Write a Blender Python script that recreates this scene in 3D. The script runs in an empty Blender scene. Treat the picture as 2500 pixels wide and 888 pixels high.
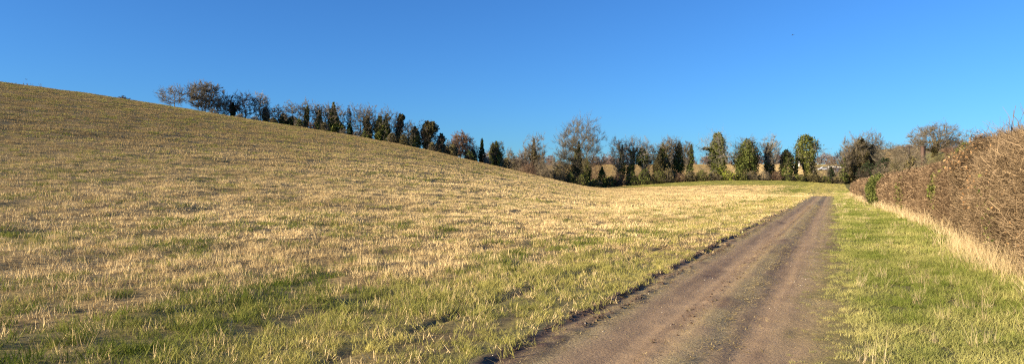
import bpy, math
import numpy as np
C = bpy.context.scene.collection
RNG = np.random.default_rng(7)
HOR, F, CX, EYE = 449.0, 1734.0, 1250.0, 1.65
TX, TY = 0.413, 0.911            # direction of the farm track; u is the distance to its left, s the distance along it

# ------------------------------------------------------------------ noise
def _hash(ix, iy, seed):
    h = (ix.astype(np.int64) * 374761393 + iy.astype(np.int64) * 668265263 + seed * 974634777) & 0xFFFFFFFF
    h = ((h ^ (h >> 13)) * 1274126177) & 0xFFFFFFFF
    h = h ^ (h >> 16)
    return (h & 0xFFFF) / 65535.0
def vnoise(x, y, seed=0):
    ix, iy = np.floor(x), np.floor(y)
    fx, fy = x - ix, y - iy
    fx = fx * fx * (3 - 2 * fx); fy = fy * fy * (3 - 2 * fy)
    a, b = _hash(ix, iy, seed), _hash(ix + 1, iy, seed)
    c, d = _hash(ix, iy + 1, seed), _hash(ix + 1, iy + 1, seed)
    return (a * (1 - fx) + b * fx) * (1 - fy) + (c * (1 - fx) + d * fx) * fy
def fbm(x, y, seed=0, n=3):
    t, a, w = 0.0, 1.0, 0.0
    for i in range(n):
        t = t + a * vnoise(x * 2 ** i, y * 2 ** i, seed + i * 17); w += a; a *= .5
    return t / w
def ss(a, b, x):
    t = np.clip((x - a) / (b - a), 0, 1)
    return t * t * (3 - 2 * t)

# ------------------------------------------------------------------ terrain
def su(x, y): return TX * x + TY * y, -TY * x + TX * y
def xy(s, u): return TX * s - TY * u, TY * s + TX * u
def hill_base(x, y):
    s, u = su(x, y)
    A = 1 - ss(25, 250, s)
    t = np.clip((u - 7) / 150, 0, 1)
    return A * 26 * (t * t * (3 - 2 * t)) * .9 + A * 2.0 * np.clip(t, 0, 1)
def far_z(x, y):
    a = np.where(y > 1, x / np.maximum(y, 1), 0)
    px = CX + F * a
    yr = np.interp(px, [1200, 1470, 1560, 1650, 1750, 1900, 2060, 2200], [467, 463, 455.5, 447.5, 442, 440.5, 449.5, 447])
    ze = EYE + (HOR - yr) / F * 190
    t = np.clip((y - 105) / 85, 0, 1)
    near = ze * t ** 1.4
    r = ss(215, 400, y)
    return np.where(y < 190, near, ze * (1 - r) + 12.3 * r)
def right_z(x, y):
    s, u = su(x, y)
    return 8.5 * ss(-4, -26, u) * ss(60, 150, s)
_px = np.linspace(-400, 1470, 60)
_sy = np.interp(_px, [-400, 0, 200, 400, 600, 800, 1000, 1200, 1350, 1420, 1470], [150, 202, 228, 258, 291, 322, 357, 404, 438, 453, 461])
_Y = np.linspace(25, 300, 276)
_K, SIL = [], []
for p, ysil in zip(_px, _sy):
    a = (p - CX) / F
    hb, fz = hill_base(a * _Y, _Y), far_z(a * _Y, _Y)
    e = (HOR - ysil) / F
    lo, hi = 0.1, 4.0
    m = _Y < 185
    for _ in range(40):
        k = (lo + hi) / 2
        if ((hb * k + fz - EYE) / _Y)[m].max() > e: hi = k
        else: lo = k
    _K.append(k); SIL.append(_Y[np.argmax(np.where(m, (hb * k + fz - EYE) / _Y, -9))])
_K = np.convolve(np.pad(_K, 2, 'edge'), np.ones(5) / 5, 'valid'); SIL = np.array(SIL)
def macro(x, y):
    px = CX + F * np.where(y > 5, x / np.maximum(y, 5), x / 5)
    k = np.interp(px, _px, _K)
    k = np.where(y < 20, 1 + (k - 1) * ss(0, 20, y), k)
    return hill_base(x, y) * k + far_z(x, y) + right_z(x, y)
def edge_u(s): return 2.96 + .14 * (vnoise(s * .55, s * 0, 3) - .5) + .10 * (vnoise(s * 1.7, s * 0, 4) - .5) + .05 * (vnoise(s * 5, s * 0, 7) - .5)
def edge_r(s): return .46 + .25 * (fbm(s * .6, s * 0, 5) - .5)
def rut_u(s): return 4.22 + .25 * (vnoise(s * .12, s * 0, 6) - .5)
def micro(x, y):
    s, u = su(x, y)
    fade = 1 - ss(90, 150, s)
    z = (fbm(s * .5, u * .9, 10, 3) - .5) * .10 * ss(3.4, 5, u)
    z = z + (fbm(s * .8, u * .8, 11, 3) - .5) * .07 * ss(.3, -1, u)
    eu = edge_u(s)
    lump = vnoise(s * 4, u * 6, 12)
    tr = ss(eu + .05, eu - .10, u) * ss(-.2, .5, u)                        # the track lies lower than the field
    z = z - .022 * tr * fade
    z = z + .030 * np.exp(-((u - eu - .03) / .08) ** 2) * (.2 + lump) * (.3 + 1.4 * vnoise(s * .35, s * 0, 49)) * fade  # churned bank on its left
    z = z + .035 * np.exp(-((u - eu + .30) / .09) ** 2) * (.1 + vnoise(s * 5, u * 8, 14)) * fade
    z = z + .045 * np.exp(-((u - 1.35) / .28) ** 2) * fade - .02 * np.exp(-((u - 2.0) / .3) ** 2) * fade - .02 * np.exp(-((u - .85) / .2) ** 2) * fade
    z = z + .028 * np.exp(-((u - 1.62) / .06) ** 2) * vnoise(s * 6, u * 9, 15) * fade
    z = z + .02 * (fbm(s * 3, u * 5, 13, 2) - .5) * tr + .013 * (fbm(s * .22, u * 8, 22, 2) - .5) * tr * fade
    ru = rut_u(s); f2 = 1 - ss(55, 90, s)
    z = z - .06 * np.exp(-((u - ru) / .08) ** 2) * (.45 + .6 * vnoise(s * .5, s * 0, 16)) * f2
    z = z + .02 * np.exp(-((u - ru + .2) / .10) ** 2) * lump * f2
    z = z - .05 * np.exp(-((u - ru - 1.75) / .12) ** 2) * vnoise(s * .5, s * 0, 18) * f2
    z = z + .10 * (fbm(s * .25, u * .35, 19, 2) - .5) * ss(6, 12, u) + .16 * (vnoise(s * .45, u * .55, 20) - .5) * ss(8, 16, u) + .10 * (vnoise(s * 1.3, u * 2.2, 21) - .5) * ss(5, 8, u) * ss(50, 30, s)
    return z
def height(x, y): return macro(x, y) + micro(x, y)

# ------------------------------------------------------------------ masks
def green_mask(x, y):
    s, u = su(x, y)
    rowY = 190
    g = .36 * ss(12.5, 8.0, y) + .26 * ss(10, 4.0, u) + .08 * ss(19, 10, y)
    g = g + 1.4 * (fbm(s * .16, u * .5, 30, 3) - .47) * (.22 + .78 * ss(30, 10, y))
    g = g + .8 * (fbm(s * .8, u * 1.6, 31, 3) - .5) * (.3 + .7 * ss(40, 12, y))
    hl = ss(150, 164, y + 5 * (fbm(x * .05, y * 0, 32) - .5)) * ss(60, 40, u) - .45 * np.exp(-((y - 172) / 3.5) ** 2) * ss(1950, 2010, CX + F * x / np.maximum(y, 1))
    g = np.maximum(g + .03 + .02 * ss(15, 50, u) * ss(150, 100, y), 1.1 * hl) * (1 - ss(205, 212, y))
    g = np.maximum(g, ss(95, 125, s) * ss(16, 6, u) * .95)
    return np.clip(g, 0, 1)

# ------------------------------------------------------------------ materials
def ramp(nt, fac, stops):
    r = nt.nodes.new('ShaderNodeValToRGB'); e = r.color_ramp.elements
    while len(e) < len(stops): e.new(.5)
    for i, (p, c) in enumerate(stops): e[i].position = p; e[i].color = (*c, 1)
    nt.links.new(fac, r.inputs[0]); return r.outputs[0]
def mat(name):
    m = bpy.data.materials.new(name); m.use_nodes = True
    nt = m.node_tree; b = nt.nodes['Principled BSDF']; b.inputs['Roughness'].default_value = .85
    b.inputs['Specular IOR Level'].default_value = .2
    return m, nt, b
def coord(nt, sc=(1, 1, 1), rot=0):
    t = nt.nodes.new('ShaderNodeNewGeometry'); mp = nt.nodes.new('ShaderNodeMapping')
    mp.inputs['Scale'].default_value = sc; mp.inputs['Rotation'].default_value = (0, 0, rot)
    mp.vector_type = 'POINT'
    nt.links.new(t.outputs['Position'], mp.inputs[0]); return mp.outputs[0]
def noise(nt, vec, scale, detail=4, rough=.6):
    n = nt.nodes.new('ShaderNodeTexNoise'); n.inputs['Scale'].default_value = scale
    n.inputs['Detail'].default_value = detail; n.inputs['Roughness'].default_value = rough
    nt.links.new(vec, n.inputs['Vector']); return n.outputs['Fac']
def mix(nt, fac, a, b, mode='MIX'):
    m = nt.nodes.new('ShaderNodeMix'); m.data_type = 'RGBA'; m.blend_type = mode
    for v, i in ((fac, 0), (a, 6), (b, 7)):
        if hasattr(v, 'links'): nt.links.new(v, m.inputs[i])
        elif i == 0: m.inputs[0].default_value = v
        else: m.inputs[i].default_value = (*v, 1)
    return m.outputs[2]
def bump(nt, b, h, st=.5, d=.05):
    n = nt.nodes.new('ShaderNodeBump'); n.inputs['Strength'].default_value = st; n.inputs['Distance'].default_value = d
    nt.links.new(h, n.inputs['Height']); nt.links.new(n.outputs[0], b.inputs['Normal'])
def blade_mat(name, c0, c1, inst=True, transl=.35):
    """plant stalks and leaves: a little light passes through"""
    m = bpy.data.materials.new(name); m.use_nodes = True; nt = m.node_tree; nt.nodes.clear()
    out = nt.nodes.new('ShaderNodeOutputMaterial')
    at = nt.nodes.new('ShaderNodeAttribute'); at.attribute_name = 'tint'
    if inst: at.attribute_type = 'INSTANCER'
    col = mix(nt, at.outputs['Fac'], c0, c1)
    d = nt.nodes.new('ShaderNodeBsdfDiffuse'); t = nt.nodes.new('ShaderNodeBsdfTranslucent'); ms = nt.nodes.new('ShaderNodeMixShader')
    ms.inputs[0].default_value = transl
    nt.links.new(col, d.inputs[0]); nt.links.new(col, t.inputs[0])
    nt.links.new(d.outputs[0], ms.inputs[1]); nt.links.new(t.outputs[0], ms.inputs[2]); nt.links.new(ms.outputs[0], out.inputs[0])
    return m
ROT = -math.atan2(TX, TY)

def ground_mat():
    m, nt, b = mat('ground_surface'); v = coord(nt)
    def at(n):
        a = nt.nodes.new('ShaderNodeAttribute'); a.attribute_name = n; return a.outputs['Fac']
    c = ramp(nt, noise(nt, v, 9, 5, .7), [(.36, (.10, .062, .024)), (.60, (.46, .315, .115))])
    e = ramp(nt, noise(nt, v, 1.3, 6, .65), [(.3, (.29, .19, .108)), (.7, (.48, .33, .185))])
    n2 = noise(nt, v, 30, 5, .85)
    e = mix(nt, .5, e, ramp(nt, n2, [(.35, (.18, .115, .062)), (.65, (.52, .36, .20))]))
    e = mix(nt, at('litter'), e, ramp(nt, noise(nt, v, 38, 3, .8), [(.36, (.21, .155, .080)), (.5, (.37, .28, .135)), (.66, (.62, .48, .24))]))
    c = mix(nt, at('earth'), c, e)
    c = mix(nt, at('green'), c, ramp(nt, noise(nt, v, 14, 4, .7), [(.3, (.08, .085, .025)), (.55, (.15, .16, .045)), (.8, (.30, .27, .09))]))
    c = mix(nt, at('dirt'), c, ramp(nt, noise(nt, v, 24, 4, .7), [(.3, (.06, .036, .025)), (.7, (.19, .12, .08))]))
    nt.links.new(c, b.inputs['Base Color']); bump(nt, b, noise(nt, v, 22, 5, .75), .6, .04)
    return m
M_GROUND = ground_mat()

# ------------------------------------------------------------------ mesh helpers
def new_mesh(name, V, quads=None, tris=None, smooth=False, attrs=None):
    me = bpy.data.meshes.new(name)
    V = np.asarray(V, np.float32).reshape(-1, 3)
    me.vertices.add(len(V)); me.vertices.foreach_set('co', V.ravel())
    fl, st, tot, off = [], [], [], 0
    for A, k in ((quads, 4), (tris, 3)):
        if A is not None and len(A):
            A = np.asarray(A, np.int32).reshape(-1, k); fl.append(A.ravel())
            st.append(off + np.arange(len(A)) * k); off += len(A) * k
    if fl:
        fl = np.concatenate(fl); st = np.concatenate(st)
        me.loops.add(len(fl)); me.loops.foreach_set('vertex_index', fl)
        me.polygons.add(len(st)); me.polygons.foreach_set('loop_start', st)
        if smooth: me.polygons.foreach_set('use_smooth', np.ones(len(st), bool))
    for k, a in (attrs or {}).items():
        at = me.attributes.new(k, 'FLOAT', 'POINT'); at.data.foreach_set('value', np.asarray(a, np.float32).ravel())
    me.update(); return me
def link(name, me, m=None, parent=None, **props):
    o = bpy.data.objects.new(name, me); C.objects.link(o)
    if m is not None and me is not None: me.materials.append(m)
    if parent is not None: o.parent = parent
    for k, v in props.items(): o[k] = v
    return o
def empty(name, loc, label, cat, group=None):
    o = bpy.data.objects.new(name, None); C.objects.link(o); o.location = loc; o.empty_display_size = .2
    o['label'] = label; o['category'] = cat
    if group: o['group'] = group
    return o

# ------------------------------------------------------------------ the ground
def axis_s():
    a = [np.linspace(-60, 3, 22), np.arange(3.2, 16, .055)]
    v = 16.; st = .055; L = []
    while v < 4200: L.append(v); st *= 1.0125 if v < 260 else 1.12; v += st
    return np.concatenate(a + [np.array(L)])
def axis_u(lo, hi, core0, core1, d=.05, grow=1.035):
    L = list(np.arange(core0, core1 - d * .3, d)) + [core1]
    st, v = d, core1
    while v < hi: st *= grow; v += st; L.append(min(v, hi))
    st, v = d, core0
    while v > lo: st *= grow; v -= st; L.insert(0, max(v, lo))
    return np.array(L)
S_AX = axis_s()
def sheet(name, U, m, masks):
    S, UU = np.meshgrid(S_AX, U, indexing='ij')
    x, y = xy(S, UU); z = height(x, y)
    V = np.stack([x, y, z], -1)
    n, k = S.shape
    i = (np.arange(n - 1)[:, None] * k + np.arange(k - 1)[None]).ravel()
    Q = np.stack([i, i + k, i + k + 1, i + 1], -1)[:, ::-1]
    at = {kk: f(S, UU, x, y) for kk, f in masks.items()}
    return link(name, new_mesh(name, V, Q, smooth=True, attrs=at), m, kind='structure')
def field_dirt(S, U, x, y):
    f2 = 1 - ss(55, 90, S)
    d = np.exp(-((U - rut_u(S)) / .07) ** 2) * f2 * (.45 + .6 * vnoise(S * .5, S * 0, 16))
    d = d + .8 * np.exp(-((U - rut_u(S) - 1.75) / .10) ** 2) * f2 * vnoise(S * .5, S * 0, 18)
    d = d + 1.0 * ss(.08, .0, U - edge_u(S)) * (1 - ss(90, 130, S))
    d = d + ss(.74, .82, fbm(S * .5, U * 1.1, 40, 3)) * .5
    return np.clip(d, 0, 1)
def track_litter(S, U, x, y):
    n = fbm(S * 1.0, U * 3, 41, 4)
    a = np.exp(-((U - 1.27) / .24) ** 2) + 1.0 * np.exp(-((U - 2.62) / .22) ** 2) + .6 * ss(.8, .2, U) + .45 * ss(40, 100, S)
    return np.clip(a * (2.9 * n - .45), 0, 1)
def track_dirt(S, U, x, y):
    n = vnoise(S * 4, U * 6, 12); n2 = vnoise(S * 5, U * 8, 14)
    a = .9 * np.exp(-((U - edge_u(S) + .04) / .08) ** 2) + .7 * np.exp(-((U - edge_u(S) + .26) / .10) ** 2) * n2 + .6 * np.exp(-((U - 1.66) / .08) ** 2) * n + .4 * np.exp(-((U - 2.15) / .16) ** 2) * fbm(S * .4, U * 0, 43) + .5 * ss(.6, .8, fbm(S * .6, U * 1.5, 46)) + .22 * ss(.55, .75, fbm(S * .22, U * 8, 22, 2))
    return np.clip(a * (1 - ss(70, 120, S)), 0, 1)
def verge_earth(S, U):
    return np.clip(ss(-.40, .55, U + .7 * (fbm(S * 1.3, U * 2, 44) - .5)), 0, 1)
def earth(S, U, x, y):
    return verge_earth(S, U) * ss(edge_u(S) + .35, edge_u(S) + .05, U) * (1 - .55 * ss(108, 126, S)) * (1 - ss(150, 165, S))
def greenish(S, U, x, y):
    g = np.where(U > 3, green_mask(x, y), ss(98, 128, S) * (.35 + .6 * fbm(S * .1, U * 2.5, 47)))
    return np.where(U < .5, np.maximum(g, (1 - verge_earth(S, U)) * (.55 + .6 * fbm(S * 1.5, U * 1.5, 48))), g) * (1 - ss(212, 222, y) * 1.0)
MK = {'green': lambda *a: .85 * greenish(*a), 'dirt': lambda S, U, x, y: np.where(U > 3.1, field_dirt(S, U, x, y), track_dirt(S, U, x, y) * (U > -.2)), 'earth': earth, 'litter': track_litter}
field = sheet('ground', axis_u(3.1, 1800, 3.1, 7.0, .05, 1.03), M_GROUND, MK)
track = sheet('farm_track', np.linspace(.3, 3.1, 62), M_GROUND, MK)
verge = sheet('grass_verge', axis_u(-1800, .3, -3.4, .3, .06, 1.04), M_GROUND, MK)

# ------------------------------------------------------------------ tufts scattered as stuff
def blades(n, rad, h0, h1, w, lean, seed, segs=2, curve=.3, flat=0):
    r = np.random.default_rng(seed)
    a = r.random(n) * 2 * np.pi; d = rad * np.sqrt(r.random(n))
    base = np.stack([np.cos(a) * d, np.sin(a) * d, np.full(n, -.02)], -1)
    H = h0 + (h1 - h0) * r.random(n) ** 1.3
    la = r.random(n) * 2 * np.pi; ll = lean * r.random(n)
    dr = np.stack([np.cos(la), np.sin(la), 0 * la], -1)
    fa = r.random(n) * np.pi
    side = np.stack([np.cos(fa), np.sin(fa), 0 * fa], -1) * w / 2
    V, t = [], np.linspace(0, 1, segs + 1)
    for i, tt in enumerate(t):
        p = base + dr * (H * (ll * tt + curve * ll * tt * tt))[:, None]; p[:, 2] += H * tt * (1 - flat * ll * tt)
        wv = side * (1 - .75 * tt ** 2) * (1 if flat >= 0 else 1)
        V.append(np.stack([p - wv, p + wv], 1))
    V = np.stack(V, 1)                                   # n, segs+1, 2, 3
    k = (segs + 1) * 2
    b = np.arange(n)[:, None] * k + np.arange(segs)[None] * 2
    Q = np.stack([b, b + 1, b + 3, b + 2], -1).reshape(-1, 4)
    return V.reshape(-1, 3), Q
def tuft_collection(name, parts_list, m):
    col = bpy.data.collections.new(name)
    for i, (V, Q) in enumerate(parts_list):
        me = new_mesh('%s_%02d' % (name, i), V, Q); me.materials.append(m)
        o = bpy.data.objects.new('%s_%02d' % (name, i), me); col.objects.link(o)
    return col
def scatter(name, x, y, scl, tint, col, nvar, label, zoff=0, tilt=.15, vid=None, sz=None, z=None):
    n = len(x); r = np.random.default_rng(len(x) + 5)
    if z is None: z = height(x, y)
    me = new_mesh(name, np.stack([x, y, z + zoff], -1))
    def att(k, t, dat, f='value'):
        a = me.attributes.new(k, t, 'POINT'); a.data.foreach_set(f, np.ascontiguousarray(dat).ravel())
    rot = np.stack([(r.random(n) - .5) * tilt * 2, (r.random(n) - .5) * tilt * 2, r.random(n) * 6.283], -1).astype(np.float32)
    sc = np.stack([scl, scl, scl * (sz if sz is not None else 1)], -1).astype(np.float32)
    att('rot', 'FLOAT_VECTOR', rot, 'vector'); att('scl', 'FLOAT_VECTOR', sc, 'vector')
    att('vid', 'INT', (vid if vid is not None else r.integers(0, nvar, n)).astype(np.int32))
    att('tint', 'FLOAT', tint.astype(np.float32))
    o = link(name, me, None, kind='stuff', label=label)
    ng = bpy.data.node_groups.new(name + '_scatter', 'GeometryNodeTree')
    ng.interface.new_socket('Geometry', in_out='INPUT', socket_type='NodeSocketGeometry')
    ng.interface.new_socket('Geometry', in_out='OUTPUT', socket_type='NodeSocketGeometry')
    N, L = ng.nodes, ng.links
    gi, go = N.new('NodeGroupInput'), N.new('NodeGroupOutput')
    ip = N.new('GeometryNodeInstanceOnPoints'); ci = N.new('GeometryNodeCollectionInfo')
    ci.inputs['Collection'].default_value = col; ci.inputs['Separate Children'].default_value = True; ci.inputs['Reset Children'].default_value = True
    ip.inputs['Pick Instance'].default_value = True
    L.new(gi.outputs[0], ip.inputs['Points']); L.new(ci.outputs[0], ip.inputs['Instance'])
    for nm, ty, so in (('rot', 'FLOAT_VECTOR', 'Rotation'), ('scl', 'FLOAT_VECTOR', 'Scale'), ('vid', 'INT', 'Instance Index')):
        na = N.new('GeometryNodeInputNamedAttribute'); na.data_type = ty; na.inputs['Name'].default_value = nm
        L.new(na.outputs['Attribute'], ip.inputs[so])
    L.new(ip.outputs[0], go.inputs[0])
    md = o.modifiers.new('scatter', 'NODES'); md.node_group = ng
    return o
def wedge(y0, y1, dens, seed, a0=-.80, a1=.80):
    """random ground points in the stretch seen between two distances, with some margin at the sides"""
    r = np.random.default_rng(seed)
    W = (a1 - a0)
    area = W * (y1 * y1 - y0 * y0) / 2 + 6 * (y1 - y0); n = int(area * dens)
    y = np.sqrt(r.random(n) * (y1 * y1 - y0 * y0) + y0 * y0)
    x = (a0 + W * r.random(n)) * y + (r.random(n) - .5) * 6
    return x, y, r
M_STRAW = blade_mat('straw_stalk', (.21, .145, .058), (.94, .72, .37), transl=.12)
M_GREEN = blade_mat('field_grass_blade', (.115, .155, .024), (.53, .46, .145), transl=.25)
M_VGREEN = blade_mat('verge_grass_blade', (.20, .245, .045), (.68, .60, .23))
M_DRY = blade_mat('dry_grass_blade', (.46, .34, .16), (.86, .68, .41))
NV = 5
# variants 0-4 near, 5-9 middle, 10-14 far
st = [blades(16, .13, .05, .17, .0075, .55, 100 + i, 1) for i in range(NV)] + \
     [blades(26, .22, .05, .17, .014, .60, 110 + i, 1) for i in range(NV)] + \
     [blades(30, .36, .06, .18, .028, .60, 120 + i, 1) for i in range(NV)]
COL_ST = tuft_collection('straw_tuft', st, M_STRAW)
gr = [blades(34, .14, .05, .15, .007, .9, 130 + i, 2, .5) for i in range(NV)] + \
     [blades(40, .26, .05, .15, .016, .8, 140 + i, 1) for i in range(NV)] + \
     [blades(44, .5, .05, .14, .036, .7, 150 + i, 1) for i in range(NV)]
COL_GR = tuft_collection('grass_tuft', gr, M_GREEN)
bands = [(4.0, 17, 32, 0), (17, 48, 13, 1), (48, 110, 6.0, 2), (110, 192, 3.8, 2), (215, 405, .9, 2)]
SX, SY, SS, ST, SVv, SZ = [], [], [], [], [], []
GX, GY, GS, GT, GV = [], [], [], [], []
for bi, (y0, y1, dens, lod) in enumerate(bands):
    x, y, r = wedge(y0, y1, dens * 1.6, 200 + bi)
    s, u = su(x, y)
    ridge = np.interp(CX + F * x / y, _px, SIL, right=400)
    ok = ((u > edge_u(s) + .06 - .30 * r.random(len(s)) ** 3) | ((s > 104 + 8 * r.random(len(s))) & (u > -2.5))) & (np.abs(u - rut_u(s)) > .065 * (1 - ss(60, 90, s)))
    ok &= (y < np.where(CX + F * x / y < 1470, ridge + 22, 191)) | ((y > 214) & (x / y > .06) & (x / y < .56))
    ok &= ~((lod == 0) & (np.abs(u - rut_u(s) - 1.75) < .09))
    g = green_mask(x, y)
    clump = .5 * fbm(s * 1.1, u * 2.4, 50, 3) + .5 * fbm(s * 3.2, u * 5.0, 54, 2)
    gap = fbm(s * .45, u * 1.3, 51, 3)
    tram = sum(np.exp(-((u - q - .4 * np.sin(s * .05)) / .28) ** 2) for q in (5.97, 30, 31.8, 66, 67.8, 100, 101.8))
    dn = (1 - .7 * tram) * (1 - .10 * ss(18, 60, u)) * np.clip(.34 + 3.8 * (clump - .37), .05, 1) * (.35 + .65 * ss(.22, .36, gap))
    row = .72 + .28 * np.sin(u * 2 * np.pi / .30) if lod == 0 else 1.0
    head = .35 + .65 * ss(3.4, 5.5, u)
    pick = r.random(len(x))
    isg = r.random(len(x)) < np.where(y < 120, np.minimum(g - .05 * ss(9, 16, y), .60), g)
    k = ok & ~isg & (pick < dn * row * (.45 + .55 * head))
    hill_n = clump
    hh = (.7 + .6 * r.random(len(x))) * (.55 + .45 * head) * (.35 + 1.3 * (clump - .1)) * (.86 if lod == 0 else .66)
    hh = hh * np.where(y > 200, 1.5, 1.0)
    tone = .25 + .5 * r.random(len(x)) + .7 * (fbm(s * .22, u * .5, 52, 3) - .5) + .3 * (clump - .5)
    tone = (tone + .14) * (1 - .74 * ss(14, 62, u))  # darker up the hill: the slope's shading put into the straw tint
    SX.append(x[k]); SY.append(y[k]); SS.append((.85 + .4 * r.random(k.sum())) * np.where(y[k] > 200, 1.7, 1)); SZ.append(hh[k]); ST.append(np.clip(tone, 0, 1)[k])
    SVv.append(lod * NV + r.integers(0, NV, k.sum()))
    kg = ok & isg & (pick < .95) | (ok & ~isg & (pick > .965))
    lowg = np.where(s > 95, .55, 1.0) * (.5 + .5 * head)
    GX.append(x[kg]); GY.append(y[kg]); GS.append(((.6 + .7 * r.random(len(x))) * lowg * (.6 + .8 * clump))[kg])
    tg = .02 + .40 * r.random(len(x)) + 1.0 * (fbm(s * .5, u * 1.0, 53, 3) - .5) + .5 * ss(7, 4, u) + .15 * ss(15, 50, u) * ss(150, 120, y) + .25 * ss(130, 155, y)
    GT.append(np.clip(tg, 0, 1)[kg]); GV.append(lod * NV + r.integers(0, NV, kg.sum()))
cc = np.concatenate
scatter('stubble', cc(SX), cc(SY), cc(SS), cc(ST), COL_ST, 0, 'pale gold cereal stubble standing over the field and hill', vid=cc(SVv), sz=cc(SZ))
scatter('field_grass', cc(GX), cc(GY), cc(GS), cc(GT), COL_GR, 0, 'green grass growing among the stubble', vid=cc(GV))

# verge: short green grass, long dry grass at the foot of the hedge
vg = [blades(46, .13, .03, .11, .0065, 1.1, 160 + i, 2, .6) for i in range(NV)] + \
     [blades(46, .22, .03, .11, .015, 1.0, 170 + i, 1, .6) for i in range(NV)] + \
     [blades(46, .4, .03, .10, .034, .9, 180 + i, 1, .6) for i in range(NV)]
COL_VG = tuft_collection('verge_tuft', vg, M_VGREEN)
X, Y_, S_, T_, V_ = [], [], [], [], []
def strip_pts(s0, s1, u0, u1, dens, seed):
    r = np.random.default_rng(seed); n = int((s1 - s0) * (u1 - u0) * dens)
    s = s0 + (s1 - s0) * r.random(n); u = u0 + (u1 - u0) * r.random(n)
    x, y = xy(s, u); return s, u, x, y, r
for i, (s0, s1, dens, lod) in enumerate([(3, 19, 85, 0), (19, 48, 30, 1), (48, 150, 9, 2)]):
    s, u, x, y, r = strip_pts(s0, s1, -5, .5, dens, 300 + i)
    edge = ss(.35, -.55, u + .6 * (fbm(s * 1.3, u * 2, 44) - .5))
    k = r.random(len(s)) < (.10 + .90 * edge)
    cl = fbm(s * 1.6, u * 1.6, 60, 3)
    X.append(x[k]); Y_.append(y[k]); S_.append(.76 * ((.5 + .7 * cl) * (.35 + .75 * edge) * (.8 + .5 * r.random(len(s))) * (1 + .7 * ss(-1.6, -2.8, u)))[k])
    T_.append(np.clip(.05 + .5 * r.random(len(s)) + 1.25 * (fbm(s * .9, u * 1.3, 61, 4) - .5) + .25 * ss(-.9, 0, u), 0, 1)[k]); V_.append(lod * NV + r.integers(0, NV, k.sum()))
scatter('verge_grass', cc(X), cc(Y_), cc(S_), cc(T_), COL_VG, 0, 'short bright green grass on the verge beside the track', vid=cc(V_))
dg = [blades(20, .16, .18, .62, .0055, .42, 190 + i, 3, .8) for i in range(NV)] + \
     [blades(26, .25, .18, .60, .011, .45, 195 + i, 2, .8) for i in range(NV)] + \
     [blades(30, .4, .15, .55, .026, .45, 205 + i, 2, .8) for i in range(NV)]
COL_DG = tuft_collection('dry_tuft', dg, M_DRY)
def hedge_u(s):
    """distance of the hedge's face from the line of the track"""
    return -3.15 + .55 * ss(24, 60, s) + .5 * ss(60, 110, s) + .28 * (fbm(s * .25, s * 0, 70) - .5) + .30 * ss(22.5, 24.5, s) * ss(30, 24, s) * 0 - .50 * ss(22, 23.4, s)
X, Y_, S_, T_, V_ = [], [], [], [], []
for i, (s0, s1, dens, lod) in enumerate([(4, 21, 34, 0), (21, 50, 18, 1), (50, 122, 8, 2)]):
    s, u, x, y, r = strip_pts(s0, s1, -4.2, -.2, dens, 320 + i)
    d = u - hedge_u(s)
    p = (.85 - .3 * ss(30, 50, s)) * ss(.9, .0, d + .9 * (fbm(s * .6, u * .6, 62, 2) - .5)) * (.35 + .65 * ss(.3, .6, fbm(s * .9, u, 63, 2))) + .12 * ss(.5, .7, fbm(s * .6, u * .8, 66, 3)) + .015
    p = np.where(d < -.5, 0, p)
    k = r.random(len(s)) < p
    X.append(x[k]); Y_.append(y[k]); S_.append((.55 + .75 * r.random(k.sum())) * (.45 + .6 * ss(1.1, .1, d[k]))); T_.append(.3 + .6 * r.random(k.sum())); V_.append(lod * NV + r.integers(0, NV, k.sum()))
scatter('dry_grass', cc(X), cc(Y_), cc(S_), cc(T_), COL_DG, 0, 'long dry straw coloured grass along the foot of the hedge', vid=cc(V_), tilt=.25)
# white flint pebbles and bits of straw on the track
def pebble(seed):
    r = np.random.default_rng(seed)
    V = np.array([[1, 0, 0], [.3, .9, 0], [-.8, .6, 0], [-.9, -.5, 0], [.2, -1, 0], [0, 0, .6], [0, 0, -.4]], float) * .02 * (.7 + .6 * r.random((7, 1)))
    T = [[i, (i + 1) % 5, 5] for i in range(5)] + [[(i + 1) % 5, i, 6] for i in range(5)]
    return V, T
M_STONE = blade_mat('flint', (.30, .24, .18), (.66, .58, .46), transl=0)
colp = bpy.data.collections.new('pebbles')
for i in range(4):
    V, T = pebble(i); me = new_mesh('flint_%d' % i, V, tris=T); me.materials.append(M_STONE); colp.objects.link(bpy.data.objects.new('flint_%d' % i, me))
s, u, x, y, r = strip_pts(4, 70, -.1, 3.0, 75, 340)
k = r.random(len(s)) < np.clip(.10 + .9 * np.exp(-((u - .55) / .22) ** 2) + .2 * np.exp(-((u - 1.7) / .3) ** 2), 0, 1) * ss(.35, .6, fbm(s * .7, u * 2, 64)) * .8
scatter('pebbles', x[k], y[k], (.18 + .55 * r.random(k.sum()) ** 4), r.random(k.sum()) ** .7, colp, 4, 'pale flint pebbles scattered along the track', zoff=.0, tilt=.3)
M_LIT = blade_mat('trampled_straw', (.30, .23, .10), (.78, .62, .30))
lit = [blades(18, .12, .008, .026, .009, 5.0, 350 + i, 1, .1) for i in range(4)]
COL_LI = tuft_collection('litter_tuft', lit, M_LIT)
s, u, x, y, r = strip_pts(4, 60, -.3, 3.3, 170, 341)
k = r.random(len(s)) < track_litter(s, u, x, y) * 1.0 + .03
scatter('straw_litter', x[k], y[k], .7 + .6 * r.random(k.sum()), np.clip(r.random(k.sum()) - .2, 0, 1), COL_LI, 4, 'trampled bits of straw lying on the track', tilt=.1)
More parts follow.
